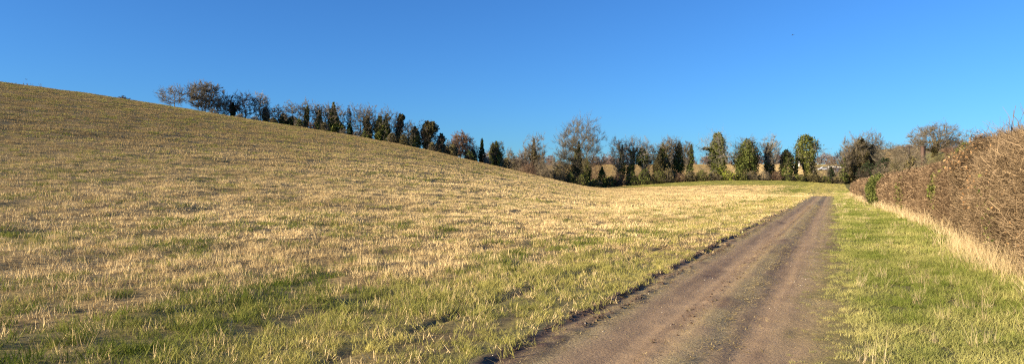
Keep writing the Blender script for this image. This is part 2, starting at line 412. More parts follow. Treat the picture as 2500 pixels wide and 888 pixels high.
# clods of turned earth on the bank
M_CLOD = blade_mat('dark_clod', (.05, .033, .024), (.15, .10, .07), transl=0)
colc = bpy.data.collections.new('clods')
for i in range(4):
    V, T = pebble(40 + i); V = V * 1.6; me = new_mesh('clod_%d' % i, V, tris=T); me.materials.append(M_CLOD); colc.objects.link(bpy.data.objects.new('clod_%d' % i, me))
s, u, x, y, r = strip_pts(4, 60, 0, 1, 260, 342)
w = r.random(len(s)); u = np.where(w < .55, edge_u(s) + .03 + .22 * (u - .5), np.where(w < .75, edge_u(s) - .28 + .15 * (u - .5), np.where(w < .83, 1.64 + .30 * (u - .5), rut_u(s) + .25 * (u - .5))))
k = r.random(len(s)) < ss(.25, .8, vnoise(s * .8, s * 0, 65)) * .8 + .06; x, y = xy(s, u)
scatter('clods', x[k], y[k], .22 + .65 * r.random(k.sum()) ** 2.5, r.random(k.sum()), colc, 4, 'dark clods of churned earth along the edge of the track', tilt=.6)

# ------------------------------------------------------------------ branches
def nrm(v): return v / np.maximum(np.linalg.norm(v, axis=-1, keepdims=True), 1e-9)
def tubes(P, R, sides=3):
    """P n,k,3 polylines and R n,k radii -> verts, quads"""
    n, k, _ = P.shape
    T = nrm(np.gradient(P, axis=1)); ref = np.where(np.abs(T[..., 2:3]) < .9, np.array([0, 0, 1.]), np.array([1., 0, 0]))
    A = nrm(np.cross(T, ref)); B = np.cross(T, A)
    th = np.arange(sides) * 2 * np.pi / sides
    V = P[:, :, None] + R[:, :, None, None] * (A[:, :, None] * np.cos(th)[:, None] + B[:, :, None] * np.sin(th)[:, None])
    b = (np.arange(n)[:, None, None] * k + np.arange(k - 1)[None, :, None]) * sides
    j = np.arange(sides)[None, None]; j2 = (j + 1) % sides
    Q = np.stack([b + j, b + j2, b + sides + j2, b + sides + j], -1).reshape(-1, 4)
    return V.reshape(-1, 3), Q
def join(parts):
    V, Q, o = [], [], 0
    for v, q in parts:
        V.append(v); Q.append(q + o); o += len(v)
    return cc(V), cc(Q)
def polyl(P0, D, L, k, wob, up, r):
    n = len(P0); P = [P0]; d = D.copy()
    for i in range(k):
        d = nrm(d + wob * r.normal(size=(n, 3)) + np.array([0, 0, up]))
        P.append(P[-1] + d * (L / k)[:, None])
    return np.stack(P, 1)
def spawn(P, L, m, ang0, ang1, lf0, lf1, r, t0=.25, taper=.45):
    n, k, _ = P.shape
    t = np.sort(t0 + (1 - t0) * r.random((n, m)), 1); t[:, -1] = .97
    f = t * (k - 1); i = np.minimum(f.astype(int), k - 2); fr = (f - i)[..., None]
    a = np.take_along_axis(P, i[..., None].repeat(3, -1), 1); b = np.take_along_axis(P, (i + 1)[..., None].repeat(3, -1), 1)
    p = a + (b - a) * fr; d = nrm(b - a)
    q = nrm(np.cross(d, r.normal(size=d.shape))); an = ang0 + (ang1 - ang0) * r.random((n, m, 1))
    nd = d * np.cos(an) + q * np.sin(an)
    nl = L[:, None] * (lf0 + (lf1 - lf0) * r.random((n, m))) * (1 - taper * (t - t0) / (1 - t0))
    return p.reshape(-1, 3), nrm(nd.reshape(-1, 3)), nl.reshape(-1)
STY = {  # crown envelope: centre height, radius above and below it, lowest limb, stem top, upward bend
    'round': dict(c=.54, up=.46, dn=.50, lo=.08, st=.60, b=.25, v=.05),
    'fan':   dict(c=.52, up=.48, dn=.40, lo=.04, st=.55, b=.32, v=.15),
    'oak':   dict(c=.46, up=.54, dn=.30, lo=.22, st=.55, b=.02),
    'brush': dict(c=.62, up=.38, dn=.42, lo=.15, st=.62, b=.45, v=.6),
    'sparse': dict(c=.58, up=.42, dn=.45, lo=.12, st=.66, b=.15),
    'bush':  dict(c=.30, up=.70, dn=.30, lo=.02, st=.20, b=.15)}
def env_pts(n, S, r, seed, r0, r1):
    d = nrm(r.normal(size=(n, 3))); q = r0 + (r1 - r0) * r.random(n) ** .6
    lump = .42 + 1.08 * fbm(np.arctan2(d[:, 1], d[:, 0]) * 1.6 + 9, d[:, 2] * 2.6 + 5, seed, 3)
    q = q * lump
    z = S['c'] + d[:, 2] * q * np.where(d[:, 2] > 0, S['up'], S['dn'])
    v = S.get('v', 0); hz = q * (1 - v + v * np.clip((z - .15) / .65, 0, 1))
    return np.stack([d[:, 0] * hz, d[:, 1] * hz, z], -1)
def attach(T, N, Nd, r, k, bend, up, wob):
    """join every target to the best point of the wood grown so far"""
    D = np.linalg.norm(T[:, None] * np.array([1, 1, 1]) - N[None], axis=-1)
    D = D + .55 * np.maximum(0, N[None, :, 2] - T[:, None, 2] + .02) * 2 + .10 * r.random(D.shape) * D
    i = D.argmin(1); P0 = N[i]; d0 = Nd[i]
    L = np.linalg.norm(T - P0, axis=1)[:, None]
    t = np.linspace(0, 1, k + 1)[None, :, None]
    ctrl = P0 + (d0 * bend + nrm(T - P0) * (1 - bend)) * L * .55 - np.array([0, 0, 1.]) * up * L * .25
    P = (1 - t) ** 2 * P0[:, None] + 2 * t * (1 - t) * ctrl[:, None] + t ** 2 * T[:, None]
    P[:, 1:-1] += wob * L[:, None] * r.normal(size=P[:, 1:-1].shape)
    return P
def bare(H, HW, sty, seed, dens=1.0, tw=.026, trunk_r=None):
    r = np.random.default_rng(seed)
    tr = trunk_r or H * .020
    if sty == 'tier': tw *= .75; tr *= .8
    if sty == 'tier': return tiered(H, HW, r, tr, tw)
    S = STY[sty]; sp = sty == 'sparse'
    A = HW / H                                            # work with a height of one and the true width
    k = np.array([A, A, 1.])
    P0 = polyl(np.zeros((1, 3)), nrm(np.array([[.1 * r.normal(), .1 * r.normal(), 1.]])), np.array([S['st']]), 12, .045, .03, r)
    i0 = int(12 * S['lo'] / S['st'])
    N = P0[0, i0:]; Nd = nrm(np.gradient(P0[0], axis=0))[i0:]
    T = env_pts(11 if not sp else 6, S, r, seed, .60, .88) * k
    P1 = attach(T, N, Nd, r, 7, .15, S['b'], .03)
    def nodes(P, f=1): return P[:, f:].reshape(-1, 3), nrm(np.gradient(P, axis=1))[:, f:].reshape(-1, 3)
    a, b = nodes(P1, 2); N = cc([N[-3:], a]); Nd = cc([Nd[-3:], b])
    P2 = attach(env_pts(int(70 * (1 if not sp else .5)), S, r, seed, .45, .95) * k, N, Nd, r, 5, .3, S['b'], .04)
    a, b = nodes(P2); N = cc([N, a]); Nd = cc([Nd, b])
    n3 = int(650 * min(dens, 1.6)); P3 = attach(env_pts(n3, S, r, seed, .35, 1.0) * k, N, Nd, r, 3, .35, S['b'] * .8, .05)
    N, Nd = nodes(P3)
    n4 = int(3300 * dens); i = r.integers(0, len(N), n4)
    ow = nrm(N[i] - np.array([0, 0, max(.1, S['c'] - S['dn'])]))
    d = nrm(Nd[i] * .8 + ow * .9 + .38 * r.normal(size=(n4, 3))); ll = (.035 + .06 * r.random(n4)) * (.6 + .6 * A)
    P4 = polyl(N[i], d, ll, 2, .15, .05, r)
    Ps = []
    for q in (P0, P1, P2, P3, P4):
        q = q * H; q[..., 2] = np.maximum(q[..., 2], .02); Ps.append(q)
    rad = lambda P, a, b: np.broadcast_to(np.linspace(a, b, P.shape[1])[None], P.shape[:2])
    trunk = join([tubes(Ps[0], rad(Ps[0], tr, tr * .40), 7), tubes(Ps[1], rad(Ps[1], tr * .48, tw * 2.2), 5)])
    crown = join([tubes(Ps[2], rad(Ps[2], max(tr * .20, tw * 2.0), tw), 3), tubes(Ps[3], rad(Ps[3], tw * 1.0, tw * .6), 3), tubes(Ps[4], rad(Ps[4], tw * .62, tw * .34), 3)])
    return trunk, crown, Ps
def tiered(H, HW, r, tr, tw):
    P0 = polyl(np.zeros((1, 3)), np.array([[0, 0, 1.]]), np.array([H * .97]), 12, .02, .03, r)
    n = 24; z = H * (.42 + .56 * np.sort(r.random(n))); z[-3:] = H * np.array([.95, .86, .74])
    th = r.random(n) * 6.28; th[-3:] = [0.1, .4, 2.9]; L = HW * (.5 + .6 * r.random(n)); L[-3:] = HW * np.array([1.0, .5, .35])
    b = np.stack([np.interp(z, P0[0, :, 2], P0[0, :, 0]), np.interp(z, P0[0, :, 2], P0[0, :, 1]), z], -1)
    P1 = polyl(b, nrm(np.stack([np.cos(th), np.sin(th), -.30 + .60 * r.random(n)], -1)), L, 6, .10, .02, r)
    p, d, l = spawn(P1, L, 20, .5, 1.2, .15, .35, r, .15, .3); d[:, 2] *= .4; P2 = polyl(p, nrm(d), l, 3, .15, .0, r)
    p, d, l = spawn(P2, l, 5, .4, 1.0, .3, .6, r, .1, .3); P3 = polyl(p, nrm(d), l, 2, .15, .0, r)
    rad = lambda P, a, b: np.broadcast_to(np.linspace(a, b, P.shape[1])[None], P.shape[:2])
    return join([tubes(P0, rad(P0, tr, .05), 7), tubes(P1, rad(P1, tr * .28, tw * 1.2), 4)]), join([tubes(P2, rad(P2, tw * 1.2, tw), 3), tubes(P3, rad(P3, tw, tw * .6), 3)]), [P0, P1, P2, P3]
def leaves(Pc, size, r, stretch=1.0):
    n = len(Pc)
    a = nrm(r.normal(size=(n, 3))); b = nrm(np.cross(a, r.normal(size=(n, 3))))
    s = size * (.6 + .8 * r.random((n, 1)))
    V = np.stack([Pc - a * s * stretch, Pc + b * s * .6, Pc + a * s * stretch, Pc - b * s * .6], 1)
    V = V + 0.15 * s[:, None] * r.normal(size=V.shape)
    return V.reshape(-1, 3), np.arange(n * 4).reshape(n, 4)
def ivy_pts(n, z0, z1, prof, R, r, seed, axis=None, shell=.55):
    """points of leaf cover round a stem: lumpy, denser at the outside"""
    t = r.random(n); a = r.random(n) * 2 * np.pi
    pr = np.interp(t, np.linspace(0, 1, len(prof)), prof)
    keep = r.random(n) < .25 + .75 * pr / max(prof)
    t, a, pr = t[keep], a[keep], pr[keep]
    ca, sa = np.cos(a) * 1.3 + 20, np.sin(a) * 1.3 + t * (z1 - z0) / R * 1.25 + 30
    lump = .30 + 1.5 * fbm(ca, sa, seed, 3)
    q = (shell + (1 - shell) * r.random(len(t))) * (.8 + .35 * r.random(len(t)) ** 3)
    rr = 1.12 * R * pr * lump * q
    P = np.stack([np.cos(a) * rr, np.sin(a) * rr, z0 + (z1 - z0) * t + .25 * R * r.normal(size=len(t)) * .4], -1)
    if axis is not None: P[:, :2] += np.stack([np.interp(P[:, 2], axis[:, 2], axis[:, 0]), np.interp(P[:, 2], axis[:, 2], axis[:, 1])], -1)
    hole = fbm(ca * 1.5, sa * 1.5, seed + 9, 2) > .30
    return P[hole]
def leaf_mat(name, c0, c1, transl=.2): return blade_mat(name, c0, c1, inst=False, transl=transl)
ML = {'dark': leaf_mat('ivy_dark_leaf', (.06, .078, .024), (.20, .22, .06)),
      'mid': leaf_mat('ivy_leaf', (.06, .075, .022), (.24, .25, .065)),
      'lime': leaf_mat('ivy_lime_leaf', (.14, .18, .025), (.42, .44, .07)),
      'brown': leaf_mat('ivy_brown_leaf', (.07, .06, .028), (.24, .20, .085)),
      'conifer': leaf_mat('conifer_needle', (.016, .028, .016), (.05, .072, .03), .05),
      'bronze': leaf_mat('withered_leaf', (.28, .15, .065), (.54, .33, .16))}
def bark(name, c):
    m, nt, b = mat(name)
    v = coord(nt); c2 = tuple(k * 1.55 for k in c); c1 = tuple(k * .6 for k in c)
    nt.links.new(ramp(nt, noise(nt, v, 1.4, 4, .7), [(.3, c1), (.7, c2)]), b.inputs['Base Color']); return m
MB = {'grey': bark('bark_grey', (.17, .145, .10)), 'pale': bark('bark_pale', (.27, .235, .18)), 'red': bark('bark_red', (.18, .115, .075)),
      'dark': bark('bark_dark', (.09, .07, .055)), 'tan': bark('bark_tan', (.19, .155, .105)), 'olive': bark('bark_olive', (.14, .12, .06))}
def at_px(px, Y): return (px - CX) / F * Y, Y
def top_z(top, Y): return EYE + (HOR - top) / F * Y
def ridgeY(px): return float(np.interp(px, _px, SIL))
PROF = {'cone': [.9, 1, .95, .85, .7, .5, .25, .05], 'column': [.8, .75, .9, 1, .95, .75, .5, .12], 'club': [.6, .5, .55, .75, 1, 1, .8, .3],
        'wide': [.6, .8, 1, 1, .9, .75, .5, .15], 'umbrella': [.5, .42, .5, .7, .95, 1, .8, .3], 'spire': [1, .95, .85, .75, .6, .42, .25, .04],
        'dome': [.9, 1, 1, .97, .9, .75, .5, .2]}
TREES = 'bare and ivy-clad trees along the far edge of the field'
def tree(px, top, hw, sty, label, Y, bk='grey', ivy=(), seed=0, dens=1.0, tw=.026, name='bare_tree', cat='tree', group=TREES, leafsize=.21):
    x, y = at_px(px, Y); z = float(height(np.array([x]), np.array([y]))[0]) - .15
    hw0 = hw; hw = hw * (1.22 if sty in ('round', 'brush', 'sparse') and hw < 60 else 1); dens *= (1.25 if sty == 'brush' else .68) if hw0 < 40 else .9; tw *= 1.0 if sty == 'brush' else .85
    H = top_z(top, Y) - z; HW = hw / F * Y; seed = seed or int(px * 7 + top)
    r = np.random.default_rng(seed)
    e = empty(name, (x, y, z), label, cat, group)
    axis = None
    if sty:
        if ivy: dens *= .85; tw *= .9
        tk, cr, Ps = bare(H, HW, sty, seed, dens, tw)
        axis = Ps[0][0]
        link('trunk', new_mesh('trunk', *tk, smooth=True), MB[bk], e); link('crown', new_mesh('crown', *cr), MB[bk], e)
    for (t2, b2, w2, prof, col, *rest) in ivy:           # pixel top and bottom of the cover, half width, shape, colour, offset
        off = rest[0] if rest else 0
        z1 = top_z(t2, Y) - z; z0 = 0 if b2 is None else top_z(b2, Y) - z; z0 = max(z0, 0)
        R = w2 / F * Y
        n = int(min(20000, 600 + 250 * (z1 - z0) * R))
        P = ivy_pts(n, z0, z1, PROF[prof], R, r, seed, axis)
        if axis is not None and b2 is None and z1 - z0 > 3:  # ivy creeping out along the lower limbs
            ex = []
            for q in Ps[1][r.permutation(len(Ps[1]))[:7]]:
                if q[0, 2] > z1 * .95: continue
                m = int(n * .07); tt = r.random(m) * .62 * (len(q) - 1); ii = tt.astype(int)
                c_ = q[ii] + (q[np.minimum(ii + 1, len(q) - 1)] - q[ii]) * (tt - ii)[:, None]
                ex.append(c_ + nrm(r.normal(size=(m, 3))) * (R * .34 * (1.1 - tt / len(q)) * r.random(m) ** .5)[:, None])
            if ex: P = cc([P] + ex)
        P[:, 0] += off / F * Y
        V, Q = leaves(P, leafsize, r)
        tint = np.repeat(np.clip(.5 * r.random(len(P)) + .9 * (fbm(P[:, 0] * .8 + 20, P[:, 2] * .8, seed, 2) - .25), 0, 1), 4)
        link('ivy' if name != 'conifer' else 'needles', new_mesh('ivy', V, Q, attrs={'tint': tint}), ML[col], e)
        if not sty:                                      # a stem inside the cover
            Pt = polyl(np.zeros((1, 3)), np.array([[0, 0, 1.]]), np.array([z1 * .97]), 6, .04, .05, r)
            link('trunk', new_mesh('trunk', *tubes(Pt, np.linspace(H * .02, .03, 7)[None], 6), smooth=True), MB['dark'], e)
            sty = 'done'
    return e
def shrub(px, top, hw, label, Y, bk='tan', leaf=None, seed=0, nl=900, base=None, name='shrub', group='shrubs along the field edge', ls=.17, dens=1.0, tw=.02):
    x, y = at_px(px, Y); z = float(height(np.array([x]), np.array([y]))[0]) - .1
    H = max(top_z(top, Y) - z, .8); HW = hw / F * Y; seed = seed or int(px * 5 + top * 3)
    r = np.random.default_rng(seed)
    e = empty(name, (x, y, z), label, 'bush', group)
    tk, cr, Ps = bare(H, HW, 'bush', seed, dens, tw, .06)
    link('stems', new_mesh('stems', *tk), MB[bk], e); link('twigs', new_mesh('twigs', *cr), MB[bk], e)
    if leaf:
        P = ivy_pts(int(nl * 1.2), 0, H * .95, PROF['dome'], HW * .9, r, seed, None, .45)
        V, Q = leaves(P, ls, r)
        tint = np.repeat(np.clip(.5 * r.random(len(P)) + .9 * (fbm(P[:, 0] + 20, P[:, 2], seed, 2) - .25), 0, 1), 4)
        link('leaves', new_mesh('leaves', V, Q, attrs={'tint': tint}), ML[leaf], e)
    return e
def RY(px, k=1.10): return ridgeY(px) * k + 8
T = tree
# along the brow of the hill, from the left
T(425, 207, 40, 'sparse', 'thin open bare tree, first in the belt on the brow of the hill', RY(425), 'grey', seed=11, dens=.8, tw=.024)
T(500, 195, 46, 'fan', 'broad dense bare tree with a rounded top, biggest on the brow of the hill', RY(500), 'grey', seed=12, dens=3.4, tw=.030)
T(546, 238, 16, 'round', 'small bare sapling beside the biggest tree on the brow', RY(546), 'grey')
T(569, 228, 20, 'sparse', 'forked tree with black ivy over its lower limbs on the brow', RY(569), 'dark', [(250, None, 8, 'umbrella', 'conifer')], name='ivy_tree')
T(600, 222, 24, 'round', 'bare tree with a dark straight stem right of the forked ivy tree', RY(600), 'dark')
T(637, 219, 24, 'fan', 'tall narrow bare tree with pale limbs rounded at the top on the brow', RY(637), 'pale', dens=1.2)
T(650, 258, 10, 'sparse', 'short ivy covered stump of a tree under the tall pale-limbed one', RY(650), 'dark', [(262, None, 8, 'column', 'brown')], name='ivy_tree')
T(676, 254, 22, 'round', 'low bare tree behind the ivy stump on the brow', RY(676), 'grey', dens=.8)
shrub(692, 277, 14, 'dark evergreen bush peeping over the brow left of the twin bare trees', RY(692), 'dark', 'conifer', nl=900, ls=.25)
T(712, 244, 24, 'round', 'left of the twin bare trees, with a dark bush at its foot', RY(712), 'grey', [(285, None, 12, 'dome', 'conifer')])
T(745, 245, 20, 'round', 'bare tree with an ivy sleeve up its trunk, right of the twin', RY(745), 'grey', [(262, None, 6, 'column', 'mid')], name='ivy_tree')
T(774, 247, 13, 'sparse', 'slim bare tree over a small cone of ivy on the brow', RY(774), 'grey', [(268, None, 9, 'cone', 'dark')], name='ivy_tree')
T(796, 255, 18, 'round', 'faint bare tree left of the big leaning ivy tree', RY(796), 'grey')
T(820, 249, 26, 'sparse', 'big ivy tree with a wispy tip bent to the right on the slope', RY(820), 'tan', [(251, None, 17, 'cone', 'mid'), (290, None, 18, 'column', 'dark', 2)], name='ivy_tree')
T(854, 303, 9, None, 'small black conifer beneath the thin bare pole', RY(854, 1.07), 'dark', [(303, None, 9, 'spire', 'conifer')], name='conifer')
T(852, 251, 5, 'sparse', 'thin bare pole of a tree rising behind the small black conifer', RY(852), 'dark', dens=.3)
T(879, 254, 30, 'round', 'fan shaped bare tree right of the thin pole', RY(879), 'grey', seed=31, dens=1.1)
T(903, 254, 22, 'fan', 'bare topped tree with olive ivy from foot to middle', RY(903), 'grey', [(284, None, 10, 'column', 'brown', -2)], name='ivy_tree')
T(925, 284, 12, 'sparse', 'rounded olive ivy clump between two bare topped trees', RY(925), 'olive', [(284, None, 12, 'column', 'mid')], name='ivy_tree')
T(943, 260, 22, 'round', 'bare topped tree with grey green ivy below, left of the tall ivy column', RY(943), 'grey', [(290, None, 14, 'column', 'mid')], name='ivy_tree')
T(971, 277, 12, 'sparse', 'tall ivy column whose tip hooks over to the right', RY(971), 'dark', [(278, None, 10, 'column', 'brown'), (280, 292, 8, 'dome', 'brown', 5)], name='ivy_tree')
T(998, 292, 20, 'round', 'bare tree between the hooked ivy column and the drooping ivy tree', RY(998), 'grey')
T(1012, 308, 16, 'sparse', 'olive ivy tree leaning against the drooping one', RY(1012), 'olive', [(310, None, 14, 'column', 'mid')], name='ivy_tree')
T(1038, 296, 28, 'oak', 'drooping ivy tree with a flat brown top hanging to the right', RY(1038), 'dark', [(297, None, 15, 'umbrella', 'brown'), (298, 320, 14, 'dome', 'brown', 12)], seed=33, name='ivy_tree')
T(1071, 324, 15, 'sparse', 'small black ivy tree at the foot of the drooping one', RY(1071), 'dark', [(327, 360, 11, 'dome', 'conifer'), (355, None, 9, 'column', 'brown')], name='ivy_tree')
T(1125, 319, 30, 'fan', 'dense russet bare tree with a domed crown on the slope', RY(1125, 1.18), 'red', seed=35, dens=3.6, tw=.036)
T(1098, 340, 16, 'round', 'thin grey bare tree left of the russet one', RY(1098, 1.15), 'grey')
T(1158, 348, 12, 'round', 'dim bare tree between the russet tree and the narrow dark spire', RY(1158, 1.15), 'dark', [(365, None, 8, 'wide', 'conifer')])
T(1177, 338, 9, None, 'narrow dark evergreen spire on the slope', RY(1177, 1.15), 'dark', [(338, None, 9, 'spire', 'conifer')], name='conifer')
T(1205, 347, 11, 'sparse', 'darker left one of the ivy pair right of the narrow spire', RY(1205, 1.2), 'dark', [(350, None, 9, 'column', 'dark')], name='ivy_tree')
T(1221, 344, 11, 'sparse', 'greener right one of the ivy pair right of the narrow spire', RY(1221, 1.2), 'olive', [(346, None, 10, 'column', 'mid')], name='ivy_tree')
T(1303, 330, 38, 'oak', 'wind torn tree with level bare branches and an ivy stem', 190, 'tan', [(340, None, 11, 'cone', 'brown')], seed=43, dens=2.6, tw=.038, name='ivy_tree')
T(1352, 376, 4, 'sparse', 'pale broken snag standing in the scrub', 188, 'pale', dens=.3, name='dead_tree')
T(1414, 288, 54, 'round', 'tallest bare tree with a wide airy crown and ivy up its trunk', 196, 'grey', [(345, None, 17, 'cone', 'mid'), (392, None, 24, 'dome', 'brown')], seed=59, dens=5.6, tw=.028, name='ivy_tree')
T(1432, 378, 12, 'sparse', 'slim ivy stem right of the tallest tree', 188, 'olive', [(400, None, 9, 'column', 'mid')], name='ivy_tree')
T(1470, 405, 14, None, 'low cone of ivy right of the tallest tree', 190, 'dark', [(408, None, 13, 'cone', 'mid')], name='ivy_tree')
# along the hedge row
R_ = 199
T(1509, 334, 20, 'brush', 'bare crown over a slim ivy spire, left of the twin spires', R_, 'pale', [(355, None, 10, 'cone', 'mid')], name='ivy_tree')
T(1538, 333, 22, 'brush', 'bare crown over a slim ivy spire, right of the twin spires', R_ + 1, 'pale', [(360, None, 10, 'cone', 'mid')], name='ivy_tree')
T(1577, 337, 24, 'brush', 'tree with a dark ivy head on a narrow stem', R_, 'pale', [(362, 405, 16, 'wide', 'dark'), (400, None, 10, 'column', 'dark')], name='ivy_tree')
T(1606, 362, 15, 'brush', 'low olive ivy tree right of the dark headed one', R_ - 1, 'olive', [(374, None, 14, 'column', 'brown')], name='ivy_tree')
T(1630, 331, 20, 'brush', 'bushy olive ivy tree with a fan of bare tips', R_, 'tan', [(352, None, 14, 'wide', 'mid')], dens=1.3, name='ivy_tree')
T(1652, 333, 18, 'brush', 'dark ivy tree pressed against the bushy olive one', R_ + 2, 'grey', [(350, None, 13, 'column', 'dark')], name='ivy_tree')
T(1679, 343, 13, 'brush', 'very slender ivy column left of the fat ivy tree', R_, 'grey', [(354, None, 7, 'column', 'dark')], name='ivy_tree')
T(1748, 311, 42, 'round', 'fat ivy tree with a yellow green patch of ivy low on it', R_, 'pale', [(324, None, 22, 'club', 'mid'), (370, 432, 13, 'dome', 'lime', 8)], seed=63, name='ivy_tree', dens=1.0, tw=.018)
T(1826, 332, 34, 'brush', 'wide rounded ivy tree right of the fat one', R_, 'grey', [(344, None, 30, 'wide', 'dark')], seed=65, name='ivy_tree')
T(1883, 330, 24, 'brush', 'tall thin ivy stem inside a pale bare crown', R_, 'pale', [(348, None, 11, 'column', 'mid'), (405, None, 15, 'dome', 'brown')], name='ivy_tree')
T(1921, 364, 19, 'sparse', 'low rounded ivy tree left of the small conifer', R_, 'dark', [(366, None, 19, 'wide', 'dark')], name='ivy_tree')
T(1944, 371, 5, None, 'small slim conifer left of the mushroom shaped ivy tree', R_ + 10, 'dark', [(371, None, 5, 'spire', 'mid')], name='conifer')
T(1980, 328, 34, 'round', 'mushroom shaped ivy tree broad at the top', R_, 'pale', [(331, None, 25, 'umbrella', 'mid'), (400, None, 17, 'dome', 'brown', 2)], seed=67, name='ivy_tree', dens=.8)
T(2082, 326, 42, 'fan', 'left half of the great dense clump by the end of the hedge', 200, 'tan', [(340, None, 28, 'wide', 'brown', 8)], seed=69, dens=2.8, tw=.036, name='ivy_tree')
T(2122, 321, 42, 'fan', 'right half of the great dense clump with a taller bare top', 204, 'tan', [(358, None, 32, 'wide', 'brown')], seed=71, dens=2.8, tw=.036, name='ivy_tree')
T(2058, 365, 18, 'fan', 'low brown bare tree at the left foot of the great clump', 196, 'tan', [(400, None, 10, 'dome', 'dark')])
T(2168, 345, 30, 'round', 'grey bare tree right of the great clump', 190, 'grey', dens=1.4, seed=73)
T(2205, 350, 30, 'round', 'low grey bare tree half behind the trimmed hedge', 180, 'tan', dens=1.5, seed=74)
T(2280, 296, 64, 'oak', 'wide spreading bare oak above the trimmed hedge', 150, 'tan', [(345, None, 7, 'column', 'brown')], seed=77, dens=4.2, tw=.027, group='trees behind the hedge')
T(2366, 314, 26, 'oak', 'flat topped sparse tree showing over the rough hedge', 120, 'grey', seed=78, dens=.5, tw=.02, group='trees behind the hedge')
# shrubs: brown scrub and green undergrowth
R2 = 193
for (px, top, hw, bk, lf, Y, lab) in [
    (1247, 364, 20, 'tan', 'brown', 188, 'round brown scrub bush right of the ivy pair'),
    (1272, 370, 22, 'tan', None, 192, 'brown twiggy bush left of the wind torn tree'),
    (1325, 384, 24, 'tan', None, 184, 'brown thicket at the foot of the wind torn tree'),
    (1290, 392, 24, 'red', None, 180, 'reddish thicket left of the wind torn tree'),
    (1372, 362, 28, 'olive', None, 200, 'tall olive brown thicket left of the tallest tree'),
    (1362, 400, 24, 'tan', 'brown', 186, 'thicket under the pale broken snag'),
    (1456, 368, 30, 'red', None, 208, 'tall dark brown thicket right of the tallest tree'),
    (1395, 420, 18, 'dark', 'dark', 186, 'dark evergreen bush under the tallest tree'),
    (1420, 425, 16, 'dark', 'mid', 184, 'dark green bush right under the tallest tree'),
    (1452, 438, 18, 'tan', 'dark', 186, 'low dark bush where the hill meets the headland'),
    (1490, 430, 20, 'dark', 'dark', 192, 'black bush left of the twin spires'),
    (1510, 418, 20, 'red', None, R2, 'bare reddish bush at the foot of the left twin spire'),
    (1545, 420, 18, 'dark', 'dark', R2, 'dark bush at the foot of the right twin spire'),
    (1575, 412, 22, 'dark', 'dark', R2, 'dark bush under the dark headed ivy tree'),
    (1606, 415, 20, 'olive', 'mid', R2, 'green bush under the low olive ivy tree'),
    (1632, 412, 18, 'tan', 'brown', R2, 'brown bush under the bushy olive ivy tree'),
    (1658, 418, 18, 'red', None, R2, 'reddish bare bush left of the slender ivy column'),
    (1686, 416, 16, 'tan', 'brown', R2, 'brown bush at the foot of the slender ivy column'),
    (1712, 415, 20, 'olive', 'mid', R2, 'green bush left of the fat ivy tree'),
    (1745, 420, 20, 'tan', 'brown', R2, 'brown bush at the foot of the fat ivy tree'),
    (1778, 416, 20, 'olive', 'lime', R2, 'bright green bush right of the fat ivy tree'),
    (1808, 420, 18, 'olive', 'mid', R2, 'green bush under the left side of the wide ivy tree'),
    (1838, 418, 18, 'tan', 'brown', R2, 'brown bush under the right side of the wide ivy tree'),
    (1864, 416, 18, 'tan', None, R2, 'bare tan bush left of the tall thin ivy stem'),
    (1896, 416, 16, 'red', None, R2, 'bare red brown bush right of the tall thin ivy stem'),
    (1925, 424, 16, 'dark', 'dark', R2, 'dark bush under the low rounded ivy tree'),
    (1950, 426, 18, 'olive', 'mid', R2, 'clipped green bush left of the mushroom shaped tree'),
    (1985, 424, 20, 'olive', 'brown', R2, 'bush at the foot of the mushroom shaped tree'),
    (2016, 430, 18, 'olive', 'mid', R2, 'low green bush right of the mushroom shaped tree'),
    (2042, 432, 16, 'tan', 'brown', R2, 'low brown bush near the end of the track'),
    (2029, 405, 9, 'dark', 'conifer', R2 + 5, 'black evergreen bush in front of the white sheds'),
    (2030, 378, 16, 'tan', None, 240, 'brown bare bush above the white sheds'),
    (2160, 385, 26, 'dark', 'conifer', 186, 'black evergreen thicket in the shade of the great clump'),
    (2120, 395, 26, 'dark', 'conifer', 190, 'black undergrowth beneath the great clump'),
    (2195, 375, 28, 'tan', None, 165, 'brown scrub over the trimmed hedge, left of the oak'),
    (2235, 372, 26, 'tan', None, 150, 'brown scrub over the trimmed hedge, under the oak'),
    (2320, 360, 26, 'red', None, 140, 'reddish scrub right of the oak'),
    (2355, 350, 24, 'dark', 'dark', 118, 'dark scrub under the flat topped tree'),
    (2150, 396, 26, 'tan', None, 128, 'low brown scrub behind the trimmed hedge, right of the great clump'),
    (2188, 388, 24, 'olive', None, 122, 'olive scrub behind the trimmed hedge, left of the wooden pole'),
    (2222, 380, 24, 'tan', 'brown', 116, 'brown scrub hiding the foot of the wooden pole'),
    (2258, 374, 24, 'tan', None, 112, 'brown scrub hiding the foot of the brick pillar'),
    (2292, 370, 24, 'olive', None, 106, 'olive scrub hiding the foot of the oak'),
    (2326, 362, 24, 'red', None, 100, 'reddish low scrub just behind the step in the hedge')]:
    shrub(px, top, hw, lab, Y, bk, lf, nl=1400 if lf in ('dark', 'conifer') else 800, dens=1.2)
